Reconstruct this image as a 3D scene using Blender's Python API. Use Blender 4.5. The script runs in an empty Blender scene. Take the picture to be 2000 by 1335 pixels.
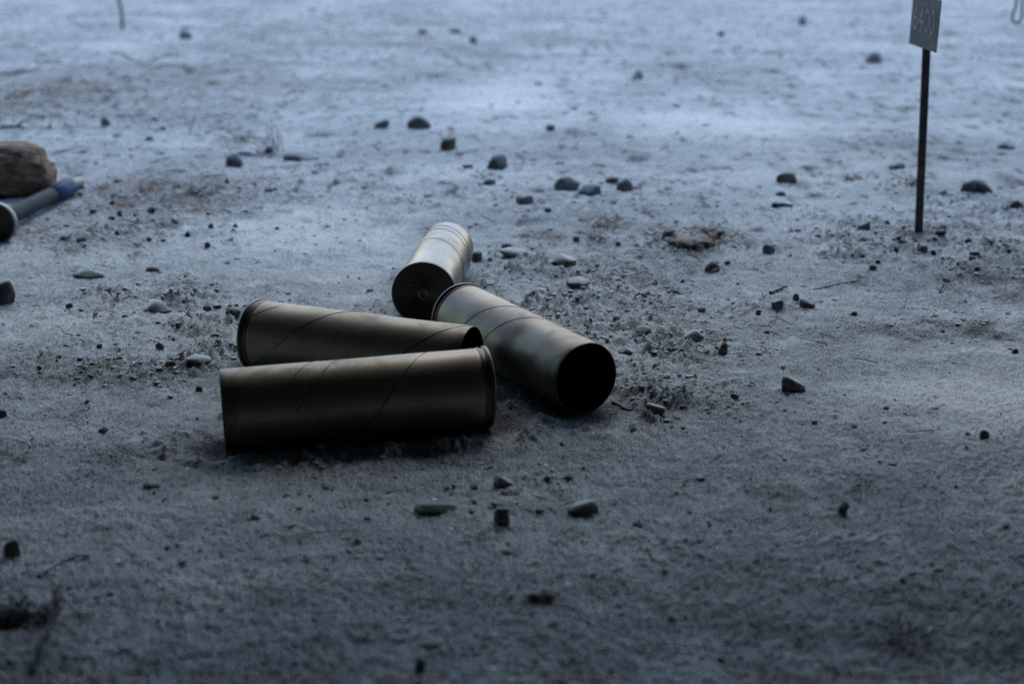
import bpy, bmesh, math, random
import numpy as np
from mathutils import Vector, Matrix, noise as mnoise

SC = bpy.context.scene
COL = SC.collection
R_ = math.radians
random.seed(7)
RNG = np.random.default_rng(11)

# ------------------------------------------------------------------ camera
CAM_H, PITCH, FMM = 0.702, R_(16.82), 50.0
cam_d = bpy.data.cameras.new('camera')
cam = bpy.data.objects.new('camera', cam_d)
COL.objects.link(cam)
cam.location = (0, 0, CAM_H)
cam.rotation_euler = (math.pi / 2 - PITCH, 0, 0)
cam_d.lens = FMM
cam_d.sensor_width = 36
cam_d.sensor_fit = 'HORIZONTAL'
cam_d.clip_start = 0.05
cam_d.clip_end = 2000
cam_d.dof.use_dof = True
cam_d.dof.focus_distance = 2.32
cam_d.dof.aperture_fstop = 3.3
SC.camera = cam

# ------------------------------------------------------------------ sky, sun, exposure
SUN_EL, SUN_AZ = R_(50), R_(12)          # a veiled sun high ahead, behind cloud
world = bpy.data.worlds.new('World')
SC.world = world
world.use_nodes = True
wn = world.node_tree
wn.nodes.clear()
sky = wn.nodes.new('ShaderNodeTexSky')
sky.sky_type = 'NISHITA'
sky.sun_disc = False
sky.sun_elevation = SUN_EL
sky.sun_rotation = SUN_AZ
sky.air_density = 1.0
sky.dust_density = 1.0
sky.ozone_density = 1.1
bg = wn.nodes.new('ShaderNodeBackground')
bg.inputs['Strength'].default_value = 0.15
wo = wn.nodes.new('ShaderNodeOutputWorld')
wn.links.new(sky.outputs[0], bg.inputs[0])
wn.links.new(bg.outputs[0], wo.inputs[0])

sun_d = bpy.data.lights.new('sun', 'SUN')
sun_d.energy = 0.5
sun_d.angle = R_(40)
sun_d.color = (1.0, 0.98, 0.95)
sun = bpy.data.objects.new('sun', sun_d)
COL.objects.link(sun)
sd = Vector((math.sin(SUN_AZ) * math.cos(SUN_EL), math.cos(SUN_AZ) * math.cos(SUN_EL), math.sin(SUN_EL)))
sun.rotation_euler = sd.to_track_quat('Z', 'Y').to_euler()
sun.location = (3, 6, 4)

SC.view_settings.view_transform = 'Standard'
SC.view_settings.look = 'None'
SC.view_settings.gamma = 1
SC.view_settings.use_curve_mapping = False
SC.view_settings.exposure = 0.72
SC.render.engine = 'CYCLES'
SC.cycles.use_denoising = True
SC.cycles.denoising_prefilter = 'NONE'
SC.cycles.denoising_input_passes = 'RGB_ALBEDO_NORMAL'
SC.cycles.use_adaptive_sampling = False
SC.cycles.max_bounces = 6

# ------------------------------------------------------------------ small helpers
def tag(o, label=None, cat=None, group=None, kind=None):
    if label: o['label'] = label
    if cat: o['category'] = cat
    if group: o['group'] = group
    if kind: o['kind'] = kind
    return o

def empty(name, loc=(0, 0, 0), rot=None):
    o = bpy.data.objects.new(name, None)
    o.empty_display_size = 0.03
    COL.objects.link(o)
    o.location = loc
    if rot is not None: o.rotation_euler = rot
    return o

def mesh_obj(name, verts, faces, mat, parent=None, smooth=True):
    me = bpy.data.meshes.new(name)
    me.from_pydata([tuple(v) for v in verts], [], faces)
    me.update()
    if smooth:
        me.polygons.foreach_set('use_smooth', [True] * len(me.polygons))
    me.materials.append(mat)
    o = bpy.data.objects.new(name, me)
    COL.objects.link(o)
    if parent is not None: o.parent = parent
    return o

def np_mesh(name, V, F, mat, smooth=True, attrs=None):
    """fast mesh from numpy: V (n,3), F (m,k) with one k"""
    V = np.asarray(V, np.float32); F = np.asarray(F, np.int32)
    me = bpy.data.meshes.new(name)
    k = F.shape[1]
    me.vertices.add(len(V)); me.vertices.foreach_set('co', V.ravel())
    me.loops.add(F.size); me.loops.foreach_set('vertex_index', F.ravel())
    me.polygons.add(len(F))
    me.polygons.foreach_set('loop_start', np.arange(0, F.size, k, dtype=np.int32))
    me.polygons.foreach_set('loop_total', np.full(len(F), k, np.int32))
    me.update(calc_edges=True)
    me.polygons.foreach_set('use_smooth', np.full(len(F), smooth, bool))
    for nm, arr in (attrs or {}).items():
        a = me.attributes.new(nm, 'FLOAT', 'POINT')
        a.data.foreach_set('value', np.asarray(arr, np.float32).ravel())
    me.materials.append(mat)
    o = bpy.data.objects.new(name, me)
    COL.objects.link(o)
    return o

def tube_geo(pts, rad, n=6):
    """swept tube; returns verts, faces (quads) with capped ends left as fans of quads"""
    P = [Vector(p) for p in pts]
    if not hasattr(rad, '__len__'): rad = [rad] * len(P)
    V, F = [], []
    up = Vector((0.13, 0.21, 1))
    for i, p in enumerate(P):
        t = (P[min(i + 1, len(P) - 1)] - P[max(i - 1, 0)]).normalized()
        a = t.cross(up)
        if a.length < 1e-3: a = t.cross(Vector((1, 0, 0)))
        a.normalize(); b = t.cross(a)
        for k in range(n):
            th = 2 * math.pi * k / n
            V.append(p + (a * math.cos(th) + b * math.sin(th)) * rad[i])
    for i in range(len(P) - 1):
        for k in range(n):
            k2 = (k + 1) % n
            F.append((i * n + k, i * n + k2, (i + 1) * n + k2, (i + 1) * n + k))
    F.append(tuple(range(n - 1, -1, -1)))
    F.append(tuple(range((len(P) - 1) * n, len(P) * n)))
    return V, F

def join_geo(parts):
    V, F = [], []
    for v, f in parts:
        o = len(V)
        V += list(v)
        F += [tuple(i + o for i in q) for q in f]
    return V, F

# ------------------------------------------------------------------ numpy noise
def _hash(ix, iy, seed):
    h = (ix.astype(np.int64) * 374761393 + iy.astype(np.int64) * 668265263 + seed * 974634777) & 0xffffffff
    h = ((h ^ (h >> 13)) * 1274126177) & 0xffffffff
    return (h ^ (h >> 16)) & 0xffffffff

def perlin(x, y, seed=0):
    x = np.asarray(x, float); y = np.asarray(y, float)
    ix = np.floor(x); iy = np.floor(y)
    fx = x - ix; fy = y - iy
    ix = ix.astype(np.int64); iy = iy.astype(np.int64)
    u = fx * fx * fx * (fx * (fx * 6 - 15) + 10); v = fy * fy * fy * (fy * (fy * 6 - 15) + 10)
    def g(dx, dy):
        a = _hash(ix + dx, iy + dy, seed) * (2 * np.pi / 4294967296.0)
        return np.cos(a) * (fx - dx) + np.sin(a) * (fy - dy)
    a = g(0, 0); b = g(1, 0); c = g(0, 1); d = g(1, 1)
    return 1.5 * ((a + (b - a) * u) + ((c + (d - c) * u) - (a + (b - a) * u)) * v)

def fbm(x, y, s, oct=3, seed=0, gain=0.5):
    r = 0; a = 1
    for o in range(oct):
        r = r + a * perlin(x * s, y * s, seed + 17 * o); s *= 2.03; a *= gain
    return r

def worley(x, y, s, seed=0):
    """distance to the nearest jittered lattice point and a random value per cell"""
    x = np.asarray(x, float) * s; y = np.asarray(y, float) * s
    ix = np.floor(x).astype(np.int64); iy = np.floor(y).astype(np.int64)
    best = np.full(x.shape, 9.0); val = np.zeros(x.shape)
    for dx in (-1, 0, 1):
        for dy in (-1, 0, 1):
            h = _hash(ix + dx, iy + dy, seed)
            hx = (h & 0x7ff) / 2048.0
            hy = ((h >> 11) & 0x7ff) / 2048.0
            hv = (h >> 22) / 1024.0
            d = np.hypot(ix + dx + hx - x, iy + dy + hy - y)
            m = d < best
            best = np.where(m, d, best); val = np.where(m, hv, val)
    return best, val

# ------------------------------------------------------------------ where things lie
FPX = FMM / 36 * 2000
def flat(px, py, z=0.0):
    """the point at height z seen at photo pixel (px, py)"""
    dx = (px - 1000) / FPX; dy = -(py - 667.5) / FPX
    d = Vector((dx, math.cos(PITCH) + dy * math.sin(PITCH), -math.sin(PITCH) + dy * math.cos(PITCH)))
    t = (z - CAM_H) / d.z
    return Vector((d.x * t, d.y * t, z))

L_CASE, R_RIM, R_MOUTH = 0.372, 0.0577, 0.0537
CASES = {  # centre x, y and heading from rim to mouth
    'front': (-0.215, 1.876, R_(193.1)),
    'middle': (-0.236, 2.111, R_(-20.7)),
    'open': (0.012, 2.124, R_(-58.8)),
    'far': (-0.143, 2.612, R_(86.1)),
}
CASE_SEG = [((x - math.cos(a) * .186, y - math.sin(a) * .186), (x + math.cos(a) * .186, y + math.sin(a) * .186)) for x, y, a in CASES.values()]

# disturbed soil: pixel centre, half-size across, half-size in depth (metres), strength
ROUGH = [(1040, 520, .16, .16, .9), (1150, 590, .20, .13, 1.0), (1250, 680, .13, .12, 1.1), (1280, 770, .10, .09, 1.1), (1160, 640, .12, .12, 1.0),
         (1350, 470, .13, .16, .8), (300, 590, .16, .14, .9), (420, 630, .16, .12, .8), (250, 720, .20, .10, .55), (390, 700, .12, .09, .7),
         (1800, 480, .34, .22, 1.0), (1950, 430, .25, .3, .8), (1650, 450, .18, .2, .6), (1850, 640, .3, .06, .22),
         (330, 390, .30, .35, .8), (200, 460, .30, .2, .7), (650, 370, .3, .4, .4), (900, 370, .25, .3, .45),
         (120, 190, .7, 1.0, .8), (960, 960, .08, .04, .35), (1500, 600, .14, .05, .5), (1200, 395, .3, .3, .35)]
ROUGH = [(flat(a, b).x, flat(a, b).y, c, d, e) for a, b, c, d, e in ROUGH]
# strawy brown ground
TAN = [(330, 375, .22, .30, 1.0), (400, 405, .2, .2, .5), (130, 185, .5, .7, 1.0), (300, 150, .5, .8, .45), (680, 70, .9, 2.0, .35), (430, 160, .5, .8, .5),
       (1350, 460, .09, .10, .9), (1185, 450, .10, .12, .5), (1250, 530, .14, .14, .4), (1320, 620, .12, .10, .35),
       (1830, 470, .18, .14, .5), (1770, 355, .14, .2, .6), (1665, 345, .12, .18, .6), (100, 470, .2, .15, .5), (1700, 300, .5, .6, .3)]
TAN = [(flat(a, b).x, flat(a, b).y, c, d, e) for a, b, c, d, e in TAN]
# deeper frost
DEEP = [(980, 195, .30, .7, .75), (1400, 245, .30, .5, .7), (1880, 785, .18, .095, 1.2), (410, 1140, .06, .04, .6), (640, 1130, .07, .03, .4), (1640, 900, .14, .06, .35), (600, 440, .25, .25, .5), (130, 630, .2, .12, .35), (1420, 900, .3, .12, .22), (1480, 690, .2, .12, .12)]
DEEP = [(flat(a, b).x, flat(a, b).y, c, d, e) for a, b, c, d, e in DEEP]

# soil with little frost left
BARE = [(1850, 655, .28, .07, .42), (1980, 560, .2, .2, .3), (230, 735, .2, .05, .25), (1760, 1250, .25, .06, .3), (900, 900, .3, .06, .22), (1290, 780, .08, .06, .12), (150, 880, .2, .05, .2)]
BARE = [(flat(a, b).x, flat(a, b).y, c, d, e) for a, b, c, d, e in BARE]

def blobs(x, y, lst):
    r = np.zeros_like(x)
    for cx, cy, sx, sy, w in lst:
        q = ((x - cx) / sx) ** 2 + ((y - cy) / sy) ** 2
        r = np.maximum(r, w * np.exp(-q * 0.9)) if True else r
    return r

def case_dist(x, y):
    d = np.full(x.shape, 9.0)
    for (ax, ay), (bx, by) in CASE_SEG:
        vx, vy = bx - ax, by - ay
        t = np.clip(((x - ax) * vx + (y - ay) * vy) / (vx * vx + vy * vy), 0, 1)
        d = np.minimum(d, np.hypot(x - ax - t * vx, y - ay - t * vy))
    return d

def ground_fields(x, y):
    x = np.asarray(x, float); y = np.asarray(y, float)
    warp = 0.05 * fbm(x, y, 6, 2, 91)
    rough = np.clip(blobs(x + warp, y + warp, ROUGH) * (0.75 + 0.9 * fbm(x, y, 9, 3, 31)) + 0.10 * np.clip(fbm(x, y, 2.2, 3, 33), 0, 1), 0, 1.2)
    base = 0.010 * fbm(x, y, 0.9, 3, 1) + 0.0035 * fbm(x, y, 5, 3, 2) + 0.0025 * fbm(x * .4, y * 1.3, 3.5, 3, 5)
    fine = 0.0016 * fbm(x, y, 26, 2, 3) + 0.0015 * fbm(x, y, 85, 2, 4) + 0.0019 * fbm(x, y, 230, 1, 6)
    w1, v1 = worley(x + 0.006 * perlin(x * 60, y * 60, 8), y, 62, 41)
    w2, v2 = worley(x, y + 0.003 * perlin(x * 120, y * 120, 9), 150, 43)
    clod = np.clip(0.62 - w1, -0.3, 0.6) * (0.15 + v1) * 0.027
    grit = np.clip(0.6 - w2, -0.3, 0.6) * (0.2 + v2) * 0.0065
    near = 1 - np.exp(-(case_dist(x, y) / 0.085) ** 4)
    z = base + fine + rough * (clod + grit + 0.012) + 0.3 * grit
    z = z * near - 0.0015 * (1 - near) + fine * (1 - near) * .7
    cd = case_dist(x, y)
    z = z + (0.0055 * np.exp(-((cd - 0.075) / 0.022) ** 2) + 0.6 * clod * np.exp(-((cd - 0.085) / 0.03) ** 2)) * np.clip(.5 + 1.3 * fbm(x, y, 16, 3, 72), 0, 1.3)
    crev = np.clip((w1 - 0.42) * 3.0, 0, 1) * (0.4 + v1) + np.clip((w2 - 0.45) * 2.5, 0, 1) * 0.7
    tan = np.clip(blobs(x + warp, y, TAN) * (0.8 + 1.1 * fbm(x, y, 7, 4, 51)), 0, 1)
    deep = blobs(x, y, DEEP)
    frost = 0.93 + 0.17 * fbm(x, y, 1.7, 4, 61) + 0.10 * fbm(x, y, 12, 3, 62) + 0.07 * fbm(x * .5, y * 1.2, 4, 3, 63) + 0.50 * deep \
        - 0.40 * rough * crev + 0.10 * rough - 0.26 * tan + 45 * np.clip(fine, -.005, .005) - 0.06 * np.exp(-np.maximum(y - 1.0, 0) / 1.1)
    spot = np.clip(fbm(x, y * .55, 7, 4, 81) - .40, 0, 1) * .8 + np.clip(fbm(x, y * .5, 22, 3, 83) - .36, 0, 1) * 1.0
    frost = frost - spot * np.clip((y - 2.2) / 1.5, .25, 1) * (1 - np.clip(deep, 0, 1))
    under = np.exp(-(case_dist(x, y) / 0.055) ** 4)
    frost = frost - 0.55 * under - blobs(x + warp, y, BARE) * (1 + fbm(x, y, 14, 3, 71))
    return z, np.clip(frost, 0, 1.5), tan, rough

GRID = {}
def gz(x, y):
    """height of the built ground mesh"""
    ys, us, Z = GRID['ys'], GRID['us'], GRID['Z']
    u = x / (max(.395 * y, .40) + .06)
    i = min(max(int(np.searchsorted(ys, y)) - 1, 0), len(ys) - 2); j = min(max(int(np.searchsorted(us, u)) - 1, 0), len(us) - 2)
    a = (y - ys[i]) / (ys[i + 1] - ys[i]); b = (u - us[j]) / (us[j + 1] - us[j])
    return float((Z[i, j] * (1 - b) + Z[i, j + 1] * b) * (1 - a) + (Z[i + 1, j] * (1 - b) + Z[i + 1, j + 1] * b) * a)

def at(px, py):
    """ground point seen at photo pixel (px, py)"""
    p = flat(px, py)
    for _ in range(4):
        p = flat(px, py, gz(p.x, p.y))
    return p

def px_per_m(p):
    d = p.y * math.cos(PITCH) - (p.z - CAM_H) * math.sin(PITCH)
    return FPX / d

# ------------------------------------------------------------------ materials
class NT:
    def __init__(self, name):
        self.m = bpy.data.materials.new(name); self.m.use_nodes = True
        self.t = self.m.node_tree
        self.b = self.t.nodes['Principled BSDF']
        self.co = self.n('ShaderNodeTexCoord').outputs['Object']
    def n(self, typ, **kw):
        o = self.t.nodes.new(typ)
        for k, v in kw.items(): setattr(o, k, v)
        return o
    def lk(self, a, b): self.t.links.new(a, b)
    def noise(self, scale, detail=3, rough=.55, co=None, dist=0):
        o = self.n('ShaderNodeTexNoise')
        o.inputs['Scale'].default_value = scale; o.inputs['Detail'].default_value = detail
        o.inputs['Roughness'].default_value = rough; o.inputs['Distortion'].default_value = dist
        self.lk(co or self.co, o.inputs['Vector'])
        return o.outputs['Fac']
    def math(self, op, a, b=None, c=None, clamp=False):
        o = self.n('ShaderNodeMath', operation=op, use_clamp=clamp)
        for i, v in enumerate((a, b, c)):
            if v is None: continue
            if isinstance(v, (int, float)): o.inputs[i].default_value = v
            else: self.lk(v, o.inputs[i])
        return o.outputs[0]
    def ramp(self, f, lo, hi, a=0, b=1):
        o = self.n('ShaderNodeMapRange', interpolation_type='SMOOTHSTEP')
        self.lk(f, o.inputs['Value'])
        for k, v in (('From Min', lo), ('From Max', hi), ('To Min', a), ('To Max', b)): o.inputs[k].default_value = v
        return o.outputs['Result']
    def mix(self, f, a, b):
        o = self.n('ShaderNodeMix', data_type='RGBA')
        if isinstance(f, (int, float)): o.inputs[0].default_value = f
        else: self.lk(f, o.inputs[0])
        for s, v in ((o.inputs[6], a), (o.inputs[7], b)):
            if isinstance(v, tuple): s.default_value = (*v, 1)
            else: self.lk(v, s)
        return o.outputs[2]
    def attr(self, name):
        return self.n('ShaderNodeAttribute', attribute_name=name).outputs['Fac']
    def normal_z(self):
        g = self.n('ShaderNodeNewGeometry'); s = self.n('ShaderNodeSeparateXYZ')
        self.lk(g.outputs['Normal'], s.inputs[0])
        return s.outputs['Z']
    def bump(self, h, strength, dist):
        o = self.n('ShaderNodeBump')
        o.inputs['Strength'].default_value = strength; o.inputs['Distance'].default_value = dist
        self.lk(h, o.inputs['Height']); self.lk(o.outputs[0], self.b.inputs['Normal'])
    def set(self, color=None, rough=None, metal=None, spec=None):
        for k, v in (('Base Color', color), ('Roughness', rough), ('Metallic', metal), ('Specular IOR Level', spec)):
            if v is None: continue
            s = self.b.inputs[k]
            if isinstance(v, tuple): s.default_value = (*v, 1)
            elif isinstance(v, (int, float)): s.default_value = v
            else: self.lk(v, s)
        return self.m

FROST = (0.60, 0.69, 0.71)
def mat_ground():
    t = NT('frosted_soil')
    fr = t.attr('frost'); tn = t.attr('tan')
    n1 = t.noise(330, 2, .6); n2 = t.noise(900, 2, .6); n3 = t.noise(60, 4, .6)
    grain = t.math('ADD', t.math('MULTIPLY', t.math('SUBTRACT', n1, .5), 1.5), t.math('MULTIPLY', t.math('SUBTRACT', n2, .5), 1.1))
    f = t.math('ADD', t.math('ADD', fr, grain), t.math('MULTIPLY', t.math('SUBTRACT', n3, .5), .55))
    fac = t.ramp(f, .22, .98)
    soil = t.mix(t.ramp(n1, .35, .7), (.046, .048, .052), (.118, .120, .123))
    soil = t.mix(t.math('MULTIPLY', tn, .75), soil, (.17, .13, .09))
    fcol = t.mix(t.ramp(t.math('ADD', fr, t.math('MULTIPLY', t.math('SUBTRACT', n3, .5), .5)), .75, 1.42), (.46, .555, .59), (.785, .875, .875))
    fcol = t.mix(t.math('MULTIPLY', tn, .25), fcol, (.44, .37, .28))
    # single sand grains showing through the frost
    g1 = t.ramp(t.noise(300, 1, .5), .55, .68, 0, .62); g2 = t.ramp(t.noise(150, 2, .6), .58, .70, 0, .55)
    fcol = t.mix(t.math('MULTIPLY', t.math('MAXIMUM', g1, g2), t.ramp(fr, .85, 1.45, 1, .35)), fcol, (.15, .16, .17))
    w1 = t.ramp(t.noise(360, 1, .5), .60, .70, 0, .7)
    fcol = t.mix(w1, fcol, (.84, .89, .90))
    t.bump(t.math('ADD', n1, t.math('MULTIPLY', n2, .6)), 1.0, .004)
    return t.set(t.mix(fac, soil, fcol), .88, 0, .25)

def mat_stone(name, a, b, frost, lo=.35, hi=.95):
    t = NT(name)
    n1 = t.noise(38, 4, .6); n2 = t.noise(260, 3, .6); n3 = t.noise(700, 2, .6)
    col = t.mix(t.ramp(n1, .35, .65), a, b)
    col = t.mix(t.math('MULTIPLY', t.ramp(n2, .55, .75), .5), col, tuple(min(1, x * 2.2) for x in b))
    f = t.math('ADD', t.normal_z(), t.math('MULTIPLY', t.math('SUBTRACT', n2, .5), 1.0))
    f = t.math('ADD', f, t.math('MULTIPLY', t.math('SUBTRACT', n3, .5), .8))
    f = t.math('MULTIPLY', t.ramp(f, lo, hi), frost)
    t.bump(t.math('ADD', n2, n3), .4, .002)
    return t.set(t.mix(f, col, FROST), .8, 0, .3)

M = {}
M['far'] = mat_stone('far_frosted_stone', (.10, .105, .115), (.17, .18, .19), .6, .0, .8)
M['ground'] = mat_ground()
M['dark'] = mat_stone('dark_stone', (.036, .039, .042), (.095, .10, .104), .70)
M['grey'] = mat_stone('grey_stone', (.07, .076, .082), (.15, .158, .165), .60)
M['brown'] = mat_stone('brown_stone', (.045, .039, .034), (.125, .105, .085), .48)
M['frosted'] = mat_stone('frosted_stone', (.06, .064, .068), (.12, .126, .13), .80, .10, .75)
M['crumb'] = mat_stone('soil_crumb', (.022, .020, .019), (.06, .053, .046), .38)
M['clod'] = mat_stone('frosted_clod', (.05, .047, .044), (.11, .10, .092), .74, .05, .70)

def mat_metal(name, col, col2, rough, grime=.5, metal=1.0, soot=False):
    t = NT(name)
    n1 = t.noise(7, 5, .62, dist=.6); n2 = t.noise(22, 6, .7, dist=1.2); n3 = t.noise(600, 2, .6); n4 = t.noise(130, 4, .7)
    c = t.mix(t.ramp(n1, .30, .72), col, col2)
    g = t.math('MULTIPLY', t.math('MULTIPLY', t.ramp(n2, .42, .75), t.ramp(n1, .3, .75, .25, 1)), grime)
    c = t.mix(g, c, (.085, .075, .062))
    c = t.mix(t.math('MULTIPLY', t.ramp(n4, .58, .74), .22 * grime), c, (.05, .045, .04))
    if soot:    # powder soot baked on towards the mouth, dried mud flecks
        sp = t.n('ShaderNodeSeparateXYZ'); t.lk(t.co, sp.inputs[0])
        q = t.math('ADD', sp.outputs['X'], t.math('MULTIPLY', t.math('SUBTRACT', n2, .5), .13))
        c = t.mix(t.ramp(q, .325, .40, 0, .75), c, (.035, .031, .028))
        n5 = t.noise(48, 5, .7)
        mud = t.ramp(n5, .64, .70, 0, .55)
        c = t.mix(mud, c, (.13, .11, .09))
        g = t.math('MAXIMUM', g, mud)
        m2 = t.n('ShaderNodeMapping'); t.lk(t.co, m2.inputs[0]); m2.inputs['Scale'].default_value = (260, 9, 9); m2.inputs['Rotation'].default_value = (.2, .5, .35)
        scr = t.ramp(t.noise(1.6, 4, .7, co=m2.outputs[0]), .63, .70, 0, .35)
        c = t.mix(t.math('MULTIPLY', scr, t.ramp(n1, .4, .6)), c, (.62, .56, .46))
    r = t.math('ADD', t.math('MULTIPLY', n1, .16), t.math('ADD', rough - .08, t.math('MULTIPLY', g, .3)))
    mp = t.n('ShaderNodeMapping'); t.lk(t.co, mp.inputs[0]); mp.inputs['Scale'].default_value = (10, 170, 170)
    sc = t.noise(4, 3, .6, co=mp.outputs[0])
    t.bump(t.math('ADD', t.math('MULTIPLY', n4, .3), t.math('ADD', t.math('MULTIPLY', sc, .3), t.math('MULTIPLY', n3, .12))), .09, .002)
    t.lk(t.math('SUBTRACT', metal, t.math('MULTIPLY', g, .4)), t.b.inputs['Metallic'])
    return t.set(c, r)

M['brass'] = mat_metal('tarnished_case_metal', (.258, .236, .180), (.205, .186, .142), .46, .5, .86, True)
M['bright'] = mat_metal('bright_case_metal', (.15, .133, .112), (.112, .10, .085), .25, .5, .95, True)
M['rim'] = mat_metal('dark_case_rim', (.13, .115, .10), (.075, .068, .06), .38, .5)
M['base'] = mat_metal('dark_case_base', (.06, .053, .046), (.04, .036, .032), .5, .6)
M['seam'] = NT('case_seam_grime').set((.045, .039, .033), .5, .5)
M['inside'] = NT('sooty_case_lining').set((.022, .020, .018), .6, .3)
M['primer'] = mat_metal('case_primer', (.12, .108, .092), (.085, .078, .07), .5, .3)

def mat_wood():
    t = NT('weathered_wood')
    mp = t.n('ShaderNodeMapping'); t.lk(t.co, mp.inputs[0]); mp.inputs['Scale'].default_value = (8, 24, 24)
    n1 = t.noise(3, 5, .65, co=mp.outputs[0], dist=.8); n2 = t.noise(14, 4, .6); n3 = t.noise(300, 3, .6)
    c = t.mix(t.ramp(n1, .32, .66), (.07, .05, .038), (.30, .222, .16))
    c = t.mix(t.math('MULTIPLY', t.ramp(n2, .5, .8), .4), c, (.30, .23, .17))
    f = t.ramp(t.math('ADD', t.normal_z(), t.math('MULTIPLY', t.math('SUBTRACT', n3, .5), 1.4)), .75, 1.5, 0, .6)
    t.bump(t.math('ADD', n1, t.math('MULTIPLY', n3, .2)), .5, .006)
    return t.set(t.mix(f, c, FROST), .85, 0, .2)
M['wood'] = mat_wood()

def mat_paint(name, a, b, rough, metal, frost=.5, fs=170):
    t = NT(name)
    n1 = t.noise(25, 4, .65); n2 = t.noise(fs, 4, .7)
    c = t.mix(t.ramp(n1, .42, .66), a, b)
    f = t.math('ADD', t.normal_z(), t.math('MULTIPLY', t.math('SUBTRACT', n2, .5), 2.2))
    f = t.math('MULTIPLY', t.ramp(f, .7, 1.35), frost)
    t.bump(n2, .25, .001)
    return t.set(t.mix(f, c, FROST), rough, metal, .15)
M['tube'] = mat_paint('frosted_tube_paint', (.010, .018, .026), (.020, .032, .042), .7, 0, .10, 70)
M['blue'] = mat_paint('scuffed_blue_paint', (.010, .055, .16), (.02, .04, .085), .55, 0, .08)
M['tube_steel'] = mat_paint('dull_steel', (.18, .19, .195), (.27, .28, .285), .5, .5, .3)
M['tube_dish'] = mat_paint('dark_dish', (.045, .04, .036), (.07, .062, .055), .6, .3, .15)
M['stake'] = mat_paint('dark_stake_steel', (.055, .06, .064), (.10, .10, .10), .6, .2, .15)
M['plate'] = mat_paint('grey_sign_plate', (.13, .14, .15), (.18, .185, .19), .55, .2, .2)
M['digits'] = NT('pale_stamped_digits').set((.26, .27, .28), .6, .1)
M['straw'] = mat_stone('dry_straw', (.17, .12, .07), (.26, .19, .115), .35)
M['needle'] = mat_stone('brown_needles', (.085, .05, .032), (.15, .088, .05), .30)
M['twig'] = mat_stone('dark_twig', (.03, .024, .02), (.07, .056, .045), .45)
M['leaf'] = mat_stone('withered_leaf', (.05, .038, .028), (.10, .075, .05), .35)
M['wet_twig'] = NT('wet_dark_twig').set((.022, .019, .017), .7, 0, .3)
M['ice'] = NT('ice_flake').set((.82, .86, .9), .15, 0, .6)
M['wire'] = NT('dark_wire').set((.03, .032, .036), .45, .6)
M['timber'] = mat_paint('dark_shade_blocker', (.035, .03, .026), (.06, .05, .042), .8, 0, 0)  # dark finish of the added, unseen sky blocker

# ------------------------------------------------------------------ ground
def build_ground():
    rows_near = np.exp(np.arange(math.log(0.95), math.log(12.5), 0.0027))
    rows_far = np.geomspace(12.56, 900, 70)
    rows_back = np.concatenate([-np.geomspace(60, .4, 14), np.linspace(-.2, .93, 30)])
    ys = np.concatenate([rows_back, rows_near, rows_far])
    inner = np.linspace(-1, 1, 760)
    outer = 1 + np.geomspace(.006, 60, 34)
    us = np.concatenate([-outer[::-1], inner, outer])
    w = np.maximum(.395 * ys, .40) + .06
    X = us[None, :] * w[:, None]
    Y = np.repeat(ys[:, None], len(us), 1)
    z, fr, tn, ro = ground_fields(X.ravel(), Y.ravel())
    n, m = X.shape
    GRID.update(ys=ys, us=us, Z=z.reshape(n, m))
    idx = np.arange(n * m).reshape(n, m)
    F = np.stack([idx[:-1, :-1], idx[:-1, 1:], idx[1:, 1:], idx[1:, :-1]], -1).reshape(-1, 4)
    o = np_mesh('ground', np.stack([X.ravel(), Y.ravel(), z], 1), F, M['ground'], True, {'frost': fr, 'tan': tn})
    tag(o, kind='structure')
build_ground()

# added unseen slab, wall and posts, sized to keep sky light off the foreground
EAVE_Y, EAVE_H = 2.85, 1.30  # front edge of the added slab, set for the shade falloff
def box_geo(x0, x1, y0, y1, z0, z1):
    V = [(x, y, z) for z in (z0, z1) for x, y in ((x0, y0), (x1, y0), (x1, y1), (x0, y1))]
    F = [(3, 2, 1, 0), (4, 5, 6, 7), (0, 1, 5, 4), (1, 2, 6, 5), (2, 3, 7, 6), (3, 0, 4, 7)]
    return V, F
V, F = box_geo(-12, 12, -4.2, EAVE_Y, EAVE_H, EAVE_H + .08)
V = [(x, y, z + (EAVE_Y - y) * .10) for x, y, z in V]
shade_roof = tag(mesh_obj('added_shade_roof', V, F, M['timber'], smooth=False), kind='structure')
V, F = box_geo(-12, 12, -4.3, -4.2, -.05, EAVE_H + .7)
mesh_obj('added_back_wall', V, F, M['timber'], shade_roof, False)
for x in (-11.8, 11.8):
    for y in (EAVE_Y - .2, -1.2):
        V, F = box_geo(x - .06, x + .06, y - .06, y + .06, -.05, EAVE_H + (EAVE_Y - y) * .10)
        mesh_obj('post', V, F, M['timber'], shade_roof, False)  # props under the added shade slab, out of view

# ------------------------------------------------------------------ the four spent cases
def lathe(profile, n=96):
    """profile (axial, radius) about the local x axis"""
    V, F = [], []
    for s, r in profile:
        for k in range(n):
            th = 2 * math.pi * k / n
            V.append((s, r * math.cos(th), r * math.sin(th)))
    for i in range(len(profile) - 1):
        for k in range(n):
            k2 = (k + 1) % n
            F.append((i * n + k, i * n + k2, (i + 1) * n + k2, (i + 1) * n + k))
    return V, F

def r_body(s):
    return .0552 + (R_MOUTH - .0552) * (s - .012) / (L_CASE - .012)

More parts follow.
